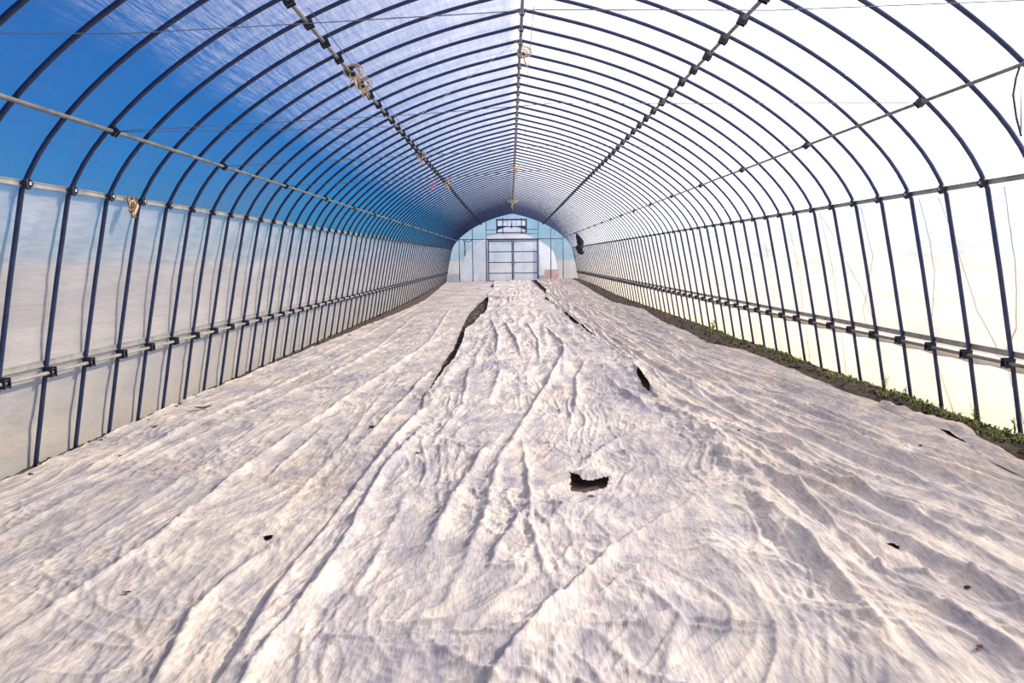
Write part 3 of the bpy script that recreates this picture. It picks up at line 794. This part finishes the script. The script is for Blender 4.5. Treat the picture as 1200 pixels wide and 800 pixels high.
    if which == 0:
        for hx_, hy_, hr in ((-1.23, 3.76, 0.022),): keep &= np.hypot(cx - hx_, (cy - hy_) * 0.6) + jit > hr
    if which == 2:
        for hx_, hy_, hr in ((2.48, 5.36, 0.045), (1.73, 3.36, 0.020), (1.83, 4.23, 0.010)): keep &= np.hypot(cx - hx_, (cy - hy_) * 0.6) + jit > hr
    me = mesh_np(name, np.stack([X, Yw, Zs], -1).reshape(-1, 3), grid_faces(len(srows), NC, keep), M['fabric%d' % which])
    o = tag(link(name, me), label, 'row cover', 'white row covers on the floor')
    return o, X, Yw, Zs
def inside(px, py, poly):
    r = np.zeros(px.shape, dtype=bool); n = len(poly)
    for i in range(n):
        x0, y0 = poly[i]; x1, y1 = poly[(i + 1) % n]
        c = ((y0 > py) != (y1 > py)) & (px < (x1 - x0) * (py - y0) / (y1 - y0 + 1e-12) + x0)
        r ^= c
    return r
SH = []
SH.append(sheet('row_cover', out_left, gap1_l, 0, 0.000, 'smooth white fabric row cover lying along the left wall', FOLDS_LEFT))
SH.append(sheet('row_cover', gap1_r, lambda y: gap2_c(y) - gap2_w(y) * 0.5, 1, 0.012, 'crumpled white fabric row cover in the middle with a torn hole', FOLDS_MID, (SH[0][1], SH[0][3])))
SH.append(sheet('row_cover', lambda y: gap2_c(y) + gap2_w(y) * 0.5, lambda y: out_right(y) - 0.06, 2, 0.022, 'heavily pleated white fabric row cover along the right wall', FOLDS_RIGHT, (SH[1][1], SH[1][3])))
def sheet_z(k, x, y):
    _, Xk, Yk, Zk = SH[k]
    i = int(np.argmin(np.abs(srows - y))); j = int(np.argmin(np.abs(Xk[i] - x))); return float(Zk[i, j])

# loose turned-up strip of cloth on the edge of the right cover
fp = [(3.22, 6.55), (3.25, 6.11), (3.27, 5.77), (3.38, 5.62), (3.25, 5.18), (3.16, 4.63), (3.14, 4.0)]
fin = [(3.15, 6.50), (3.13, 6.1), (3.12, 5.8), (3.20, 5.5), (3.12, 5.2), (3.00, 4.7), (2.94, 4.0)]
V = []; F = []; NU, NV = 14, 90
fo = lerp_line(fp); fi = lerp_line(fin)
for i, y in enumerate(np.linspace(3.7, 6.5, NV)):
    for j, t in enumerate(np.linspace(0, 1, NU)):
        x = float(fi(y) + (fo(y) - fi(y)) * t)
        z = float(ground_base(x, y)) + 0.035 + 0.055 * math.sin(t * math.pi * 0.8) - 0.01 * t + 0.03 * float(perlin(x * 6, y * 3.5, 3)) + 0.012 * float(perlin(x * 15, y * 9, 5)) * 2
        z = max(z, float(ground_base(x, y)) + 0.045)
        V.append((x, y, z))
for i in range(NV - 1):
    for j in range(NU - 1): F.append((i*NU+j, i*NU+j+1, (i+1)*NU+j+1, (i+1)*NU+j))
mb = MB(); mb.add(V, F)
o = mb.build('loose_hem', M['fabric'], SH[2][0], True)

# ------------------------------------------------------------------ weeds and clods along the right wall
def leaf_patch(n, yr, xr, size, seed, dens=None):
    r = np.random.default_rng(seed); V = []; F = []
    while len(F) < n * 2:
        y = r.uniform(*yr) if dens is None else dens(r); x = r.normal(0.5 * (xr[0] + xr[1]), 0.28 * (xr[1] - xr[0]))
        if not xr[0] < x < xr[1]: continue
        if float(perlin(x * 1.5, y * 1.1, 81)) < -0.15: continue
        z = soil_z(x, y); h = r.uniform(0.3, 1.0) * size; a = r.uniform(0, 2 * math.pi); tilt = r.uniform(0.2, 1.1); w = h * r.uniform(0.18, 0.42)
        d = np.array([math.cos(a), math.sin(a), 0]); s = np.array([-math.sin(a), math.cos(a), 0])
        b0 = np.array([x, y, z - 0.005]); mid = b0 + d * h * 0.45 * tilt + np.array([0, 0, h * 0.7]); tip = b0 + d * h * tilt + np.array([0, 0, h * (1.05 - 0.5 * tilt)])
        c = len(V); V += [b0 - s*w*.2, b0 + s*w*.2, mid - s*w*.5, mid + s*w*.5, tip - s*w*.06, tip + s*w*.06]
        F += [(c, c+1, c+3, c+2), (c+2, c+3, c+5, c+4)]
    return V, F
V, F = leaf_patch(2600, (3.5, 16), (3.36, 3.62), 0.06, 5, lambda r: 3.6 + 11 * r.random() ** 1.7)
mb = MB(); mb.add(V, F)
tag(mb.build('weeds', M['leaf'], None, True), 'low green weeds sprouting in the soil along the right wall', 'weeds', kind='stuff')
V, F = leaf_patch(700, (4.5, 14), (-3.38, -3.28), 0.035, 15)
mb = MB(); mb.add(V, F)
tag(mb.build('moss_fringe', M['leaf'], None, True), 'thin dark green fringe at the foot of the left wall', 'weeds', kind='stuff')

def weed_plant(x, y, h, n, label, seed, leafy):
    r = random.Random(seed); z = soil_z(x, y) - 0.005
    t = tag(empty('weed_plant', (x, y, z)), label, 'weed', 'taller weeds by the right wall')
    for i in range(n):
        a = r.uniform(0, 6.28); l = h * r.uniform(0.6, 1); sp = r.uniform(0.1, 0.45)
        top = Vector((math.cos(a) * l * sp, math.sin(a) * l * sp, l)); md = Vector((top.x * 0.3, top.y * 0.3, l * 0.55))
        mb = MB(); mb.tube([(0, 0, 0), md, top], [0.0028, 0.002, 0.001], 4); st = mb.build('stem', M['leaf'], t, True)
        mb = MB()
        for k in range(6 if leafy else 3):
            f = 0.3 + 0.7 * k / 5; p = md.lerp(top, max(0, (f - .5) * 2)) if f > 0.5 else Vector((0, 0, 0)).lerp(md, f * 2)
            b = r.uniform(0, 6.28); ln = h * (0.20 if leafy else 0.35) * r.uniform(.7, 1.2); w = ln * (0.30 if leafy else 0.1)
            d = Vector((math.cos(b), math.sin(b), 0.5)).normalized(); s = Vector((-math.sin(b), math.cos(b), 0))
            q = [p, p + d*ln*.5 + s*w, p + d*ln, p + d*ln*.5 - s*w]
            mb.add(q, [(0, 1, 2, 3)])
        mb.build('leaves', M['leaf'], t, True)
    return t
weed_plant(3.50, 13.2, 0.30, 7, 'tallest bright green weed tuft against the far right wall', 1, False)
weed_plant(3.52, 7.15, 0.15, 6, 'leafy weed sprig at the foot of a right wall post', 2, True)
weed_plant(3.50, 6.72, 0.11, 6, 'small leafy weed beside the taller sprig at the right wall', 3, True)
weed_plant(3.58, 5.35, 0.20, 4, 'thin grass weed nearest the viewer at the right wall', 4, False)
weed_plant(3.54, 5.75, 0.17, 4, 'sparse wispy grass weed at the right wall near the turned hem', 5, False)

r = np.random.default_rng(3); cv = MB()
ico = bmesh.new(); bmesh.ops.create_icosphere(ico, subdivisions=1, radius=1.0)
iv = [v.co.copy() for v in ico.verts]; ifc = [tuple(v.index for v in f.verts) for f in ico.faces]; ico.free()
def clod(mb, x, y, z, s, rr, mi=0):
    V = [(x + p.x * s * rr.uniform(.7, 1.2), y + p.y * s * rr.uniform(.7, 1.2), z + p.z * s * .7 * rr.uniform(.7, 1.2)) for p in iv]
    mb.add(V, ifc, mi)
for k in range(1500):
    y = 3.4 + 32 * r.random() ** 1.8; left = r.random() < 0.25
    x = r.uniform(-3.38, -3.24) if left else r.uniform(3.0, 3.6)
    clod(cv, x, y, soil_z(x, y) + 0.004, r.uniform(0.008, 0.03), r)
tag(cv.build('soil_clods', M['clod'], None, False), 'dark crumbly soil lumps scattered along both side walls', 'soil', kind='stuff')
cv = MB()
for k in range(420):
    y = r.uniform(7.6, 26); a, b = float(gap1_l(y)), float(gap1_r(y))
    if b - a < 0.05: continue
    x = r.uniform(a, b); clod(cv, x, y, soil_z(x, y) + 0.004, r.uniform(0.012, 0.035), r)
tag(cv.build('soil_crumbs', M['clod'], None, False), 'brown soil crumbs in the long gap between two row covers', 'soil', kind='stuff')

# ------------------------------------------------------------------ small litter on the covers
def litter(name, k, x, y, mat, label, cat, sx, sy, sz, seed, rot=0.0):
    rr = np.random.default_rng(seed); mb = MB(); clod(mb, 0, 0, 0, 1.0, rr)
    mb.v = [(a * sx, b * sy, c * sz) for a, b, c in mb.v]
    o = mb.build(name, M[mat], None, False, (x, y, sheet_z(k, x, y) + sz * 0.25)); o.rotation_euler = (0, 0, rot)
    return tag(o, label, cat)
def curled_leaf(k, x, y, ln, w, mat, label, rot, seed):
    rr = random.Random(seed); V = []; F = []
    for i in range(7):
        t = i / 6
        for j in range(5):
            s = j / 4 - 0.5
            ww = w * math.sin(math.pi * (0.08 + 0.88 * t)) ** 0.8
            V.append(((t - .5) * ln, s * ww * 2, 0.35 * ln * (t - .5) ** 2 * 2 + abs(s) * ww * 0.9 + rr.uniform(0, .06) * w))
    for i in range(6):
        for j in range(4): F.append((i*5+j, i*5+j+1, (i+1)*5+j+1, (i+1)*5+j))
    mb = MB(); mb.add(V, F); o = mb.build('dry_leaf', M[mat], None, True, (x, y, sheet_z(k, x, y) + 0.004)); o.rotation_euler = (0, 0, rot)
    mb = MB(); mb.tube([(-ln * .5, 0, 0.35 * ln * .5), (-ln * .75, 0.1 * ln, 0.12 * ln)], 0.0015, 4); mb.build('stalk', M[mat], o)
    return tag(o, label, 'leaf')
curled_leaf(0, -2.93, 7.2, 0.16, 0.035, 'dryleaf', 'long dark curled leaf on the left cover near the wall', 0.5, 1)
litter('soil_lump', 0, -1.14, 6.2, 'clod', 'dark soil lump on the left cover beside the gap', 'soil lump', 0.035, 0.03, 0.018, 3)
curled_leaf(0, -1.62, 3.1, 0.03, 0.011, 'redleaf', 'tiny dark red leaf on the left cover in the foreground', 0.2, 4)
litter('soil_lump', 2, 1.80, 2.91, 'clod', 'small dark soil lump on the right cover in a fold', 'soil lump', 0.014, 0.014, 0.012, 5)
curled_leaf(2, 1.54, 2.41, 0.03, 0.011, 'redleaf', 'tiny dark red leaf on the right cover at the bottom edge', 0.7, 6)
litter('soil_lump', 2, 2.75, 5.05, 'clod', 'tiny soil lump near the right cover outer edge', 'soil lump', 0.014, 0.014, 0.010, 7)
litter('soil_lump', 2, 1.66, 5.5, 'clod', 'tiny soil lump on a pleat of the right cover', 'soil lump', 0.012, 0.012, 0.010, 8)
litter('soil_lump', 0, -2.86, 5.5, 'clod', 'small soil lump on the left cover close to the viewer', 'soil lump', 0.016, 0.016, 0.010, 9)
curled_leaf(1, -0.40, 3.95, 0.05, 0.008, 'redleaf', 'thin reddish leaf sliver on the middle cover', 1.1, 10)

# ------------------------------------------------------------------ twine bundles, wires and hanging things
def twine_bundle(x, y, z, s, label, seed, mat='twine'):
    rr = random.Random(seed)
    t = tag(empty('twine_bundle', (x, y, z)), label, 'twine', 'twine bundles tied to the pipes')
    for i in range(3):
        cx = rr.uniform(-.15, .25) * s; R = s * rr.uniform(.42, .62); tx = rr.uniform(-.5, .5)
        mb = MB(); mb.tube([(cx + R * math.cos(a), R * .5 * math.sin(a) * tx, -0.02 + R * .55 + R * .8 * math.sin(a)) for a in np.linspace(0, 6.28, 17)[:-1]], 0.055 * s, 6, 0, True)
        mb.build('loop', M[mat], t, True)
    mb = MB()
    for i in range(3): mb.tube([(0.24 * s * math.cos(a), 0.10 * s * (i - 1) + 0.03 * s * math.sin(a), -0.1 * s + 0.24 * s * math.sin(a)) for a in np.linspace(0, 6.28, 13)[:-1]], 0.06 * s, 6, 0, True)
    mb.build('knot', M[mat], t, True)
    for i in range(4):
        a = rr.uniform(-.6, .6); b = rr.uniform(-.5, .5); l = s * rr.uniform(.7, 1.3)
        mb = MB(); mb.tube([(0, 0, -0.2 * s), (a * l * .4, b * l * .4, -0.2 * s - l * .4), (a * l * .9, b * l * .7, -0.2 * s - l * .9)], [0.06 * s, 0.05 * s, 0.025 * s], 6)
        mb.build('tail', M[mat], t, True)
    return t
twine_bundle(XC + upL[0] + 0.03, 7.30, upL[1] - 0.01, 0.13, 'large straw twine bundle tied to the left overhead purlin', 1)
twine_bundle(XC + upL[0] + 0.03, 7.75, upL[1] - 0.02, 0.11, 'paler twine knot just behind the large straw bundle', 2)
twine_bundle(XC + upL[0], 12.98, upL[1] - 0.02, 0.13, 'pale twine tuft further back on the left overhead purlin', 3)
twine_bundle(XC + upL[0] + 0.05, 17.5, upL[1] - 0.02, 0.17, 'farthest straw twine bundle on the left overhead purlin', 4)
twine_bundle(XC + upL[0] - 0.26, 17.3, upL[1] - 0.10, 0.13, 'pink tape tuft hanging beside the left overhead purlin', 5, 'pink')
twine_bundle(XC + 0.035, 8.6, 3.57, 0.12, 'nearest straw twine bundle tied under the ridge pipe', 6)
twine_bundle(XC + 0.03, 19.0, 3.56, 0.20, 'straw twine bundle midway along the ridge pipe', 7)
twine_bundle(XC + 0.0, 30.3, 3.55, 0.26, 'farthest straw twine bundle on the ridge pipe', 8)
# straw wad tucked behind the left side channel
t = tag(empty('straw_wad', (-2.95, 6.10, 1.80)), 'brown straw wad tucked at the left side rail', 'straw wad')
rr = random.Random(4)
for i in range(16):
    a = rr.uniform(0, 6.28); c = Vector((rr.uniform(-.01, .02), rr.uniform(-.03, .03), rr.uniform(-.045, .05)))
    mb = MB(); mb.tube([c + Vector((0.01 * math.cos(a + g), 0.030 * math.cos(g), 0.042 * math.sin(g + a * .3))) for g in np.linspace(0, 5, 9)], 0.006, 5)
    mb.build('straw_strand', M['browncord'] if i % 2 else M['twine'], t, True)

def span(name, pts, r, mat, label, cat, group=None, n=5):
    P = []
    for a, b in zip(pts[:-1], pts[1:]):
        for k in range(8): P.append(tuple(np.array(a) + (np.array(b) - np.array(a)) * k / 8))
    P.append(pts[-1])
    c = Vector(P[0]); mb = MB(); mb.tube([Vector(p) - c for p in P], r, n)
    return tag(mb.build(name, M[mat], None, True, c), label, cat, group)
hx = lambda z: prof_x(z)
span('tie_wire', [(XC - hx(2.33) + .02, 3.316, 2.33), (-1.6, 3.316, 2.318), (-1.0, 3.316, 2.345), (0.13, 3.316, 2.40), (1.1, 3.316, 2.39), (XC + hx(2.44) - .02, 3.316, 2.44)], 0.0022, 'wire', 'thin tie wire nearest the viewer spanning from hoop side to side', 'wire', 'tie wires')
lab = {1: 'second nearest tie wire spanning the house below the roof', 5: 'third tie wire back spanning the house below the roof', 9: 'farthest tie wire spanning the house below the roof'}
for n in (1, 5, 9):
    y = hoop_y(n)
    span('tie_wire', [(XC + lpL[0], y, lpL[1]), (-0.6, y, 2.345), (0.31, y, 2.41), (1.2, y, 2.40), (XC + lpR[0], y, lpR[1])], 0.0024 + .0003 * n / 3, 'wire', lab[n], 'wire', 'tie wires')
y = hoop_y(1)
span('sagging_string', [(XC + lpL[0], y + .02, lpL[1]), (-1.6, y + .02, 2.25), (-0.7, y + .02, 2.27), (0.131, 8.0, 3.57)], 0.0022, 'wire', 'slack string running from the left purlin up to the ridge', 'string')
span('hanging_string', [(XC + 0.10, 7.0, 3.56), (XC + 0.10, 9.0, 3.53), (XC + .11, 12, 3.50), (XC + .12, 12.05, 3.2)], 0.003, 'wire', 'thin string hanging beside the ridge pipe', 'string')
span('purlin_cord', [(XC + upL[0] + .06, 5.6, upL[1] + .04), (XC + upL[0] + .075, 7.2, upL[1] + .01), (XC + upL[0] + .09, 9.5, upL[1] - .01), (XC + upL[0] + .07, 12.9, upL[1])], 0.003, 'cord', 'dark cord trailing along the left overhead purlin', 'cord')
span('loose_cord', [(2.80, 4.32, 2.42), (2.775, 4.32, 2.33), (2.765, 4.32, 2.24), (2.79, 4.32, 2.12), (2.83, 4.33, 2.02)], 0.006, 'cord', 'dark cord hanging from the right purlin by the picture edge', 'cord', None, 6)
# cords outside the right wall film
cords = [[(5.20, 1.85), (5.255, 1.27), (5.30, 0.89), (5.46, 0.69), (5.44, 0.49), (5.32, 0.06)], [(6.27, 1.85), (6.25, 1.26), (6.40, 0.83), (6.39, 0.5), (6.25, 0.08)],
         [(7.30, 1.85), (7.28, 1.38), (7.65, 0.85), (7.48, 0.49), (7.34, 0.08)], [(8.28, 1.85), (8.225, 0.73), (8.3, 0.08)], [(9.28, 1.85), (9.21, 1.16), (9.3, 0.1)],
         [(8.27, 1.84), (7.80, 1.25), (7.40, 0.73), (7.35, 0.6)], [(6.0, 1.84), (5.75, 0.98), (5.54, 0.73), (5.5, 0.6)], [(10.3, 1.85), (10.2, 1.0), (10.3, .1)], [(11.3, 1.85), (11.25, 1.0), (11.3, .1)]]
ordn = ['nearest', 'second nearest', 'third nearest', 'fourth nearest', 'fifth nearest', 'slanting', 'short slanting', 'second farthest', 'farthest']
for c, nm in zip(cords, ordn):
    span('film_cord', [(XC + hx(z) + 0.085, y, z) for y, z in c], 0.0050, 'browncord', nm + ' brown film cord behind the right wall film', 'cord', 'film cords on the right wall')
# dark netting bundle hung on the right rail near the far end
t = tag(empty('netting_bundle', (3.02, 33.2, 1.5)), 'dark rolled netting bundle hanging at the far right rail', 'netting')
rr = random.Random(9); P = []; R = []
for i in range(15):
    z = 1.02 * i / 14; P.append((0.03 * math.sin(i * 1.3), 0.02 * math.cos(i), z)); R.append(0.145 + 0.03 * math.sin(i * 2.1) + (0.03 if i > 9 else 0) - (0.05 if i in (0, 14) else 0))
mb = MB(); mb.tube(P, R, 10)
mb.v = [(x + rr.uniform(-.015, .015), y + rr.uniform(-.015, .015), z) for x, y, z in mb.v]
mb.build('roll', M['blacknet'], t, True)
for z in (0.30, 0.72):
    mb = MB(); mb.tube([(0.165 * math.cos(a), 0.165 * math.sin(a), z) for a in np.linspace(0, 6.28, 17)[:-1]], 0.010, 5, 0, True); mb.build('tie', M['cord'], t, True)
mb = MB(); mb.tube([(0, 0, 1.0), (0.10, 0, 1.12), (0.15, 0, 1.20)], 0.012, 5); mb.build('hanging_rope', M['cord'], t, True)
# sagging net strip hooked to the bar left of the far doors
t = tag(empty('hanging_strap', (-2.35, Y_END - 0.07, 2.32)), 'dark strap dangling from the rail left of the far doors', 'strap')
mb = MB(); mb.tube([(-0.1, 0, -0.02), (0.0, 0, -0.05), (0.03, 0, -0.45), (0.02, 0, -0.85)], [0.02, 0.03, 0.022, 0.03], 6); mb.build('strap', M['hoop'], t, True)
mb = MB(); mb.tube([(0.05, 0, -0.02), (0.2, 0, -0.12), (0.42, 0, -0.03)], 0.02, 6); mb.build('swag', M['hoop'], t, True)

# ------------------------------------------------------------------ outside, seen through the end wall film
nb = tag(empty('neighbour_greenhouse', (0.0, 50, 0)), 'white film tunnel greenhouse standing beyond the far end wall', 'greenhouse')
def scaled_arc(sx, sz): return [(x * sx, max(z, -0.1) * sz) for x, z in hp[1:]]
sa = scaled_arc(0.93, 0.86); full = [(x, z) for x, z in sa] + [(-x, z) for x, z in reversed(sa[:-1])]
mb = MB(); V = []; F = []; n = len(full)
yl = np.linspace(0, 26, 14)
for y in yl:
    for x, z in full: V.append((x, y, z))
for i in range(len(yl) - 1):
    for k in range(n - 1): F.append((i*n+k, i*n+k+1, (i+1)*n+k+1, (i+1)*n+k))
mb.add(V, F); mb.build('film_shell', M['pale_film'], nb, True)
mb = MB(); V = []; F = []
for i, (x, z) in enumerate(full): V += [(x, 0.02, z), (x, 0.02, -0.1)]
for i in range(n - 1): F.append((2*i, 2*i+1, 2*i+3, 2*i+2))
mb.add(V, F); mb.build('end_film', M['pale_film'], nb, True)
for y in np.arange(0, 26.1, 2):
    mb = MB(); mb.tube([(x, y, z) for x, z in full], 0.02, 6); mb.build('hoop', M['galv'], nb, True)
def crate(name, x, y, w, d, h, mat, label):
    t = tag(empty(name, (x, y, -0.16)), label, 'crate')
    mb = MB(); tk = 0.02
    mb.box((-w/2, -d/2, 0), (w/2, d/2, tk)); mb.build('base', M[mat], t)
    for sy in (-1, 1):
        mb = MB(); mb.box((-w/2, sy*d/2 - tk/2, tk), (w/2, sy*d/2 + tk/2, h)); mb.build('side_panel', M[mat], t)
        mb = MB(); mb.box((sy*w/2 - tk/2, -d/2, tk), (sy*w/2 + tk/2, d/2, h)); mb.build('end_panel', M[mat], t)
    mb = MB()
    for a in (-1, 1): mb.box((-w/2 - .02, a*d/2 - .02, h - .03), (w/2 + .02, a*d/2 + .02, h)); mb.box((a*w/2 - .02, -d/2 - .02, h - .03), (a*w/2 + .02, d/2 + .02, h))
    mb.build('rim', M[mat], t)
    return t
crate('plastic_crate', 2.30, 42.6, 0.75, 0.5, 0.86, 'red', 'large red plastic crate outside the far end wall')
crate('plastic_crate', 1.72, 42.2, 0.24, 0.4, 0.55, 'blue', 'small blue plastic crate beside the red one')
crate('plastic_crate', 1.98, 42.0, 0.18, 0.4, 0.55, 'red', 'narrow red plastic crate between blue and large red ones')
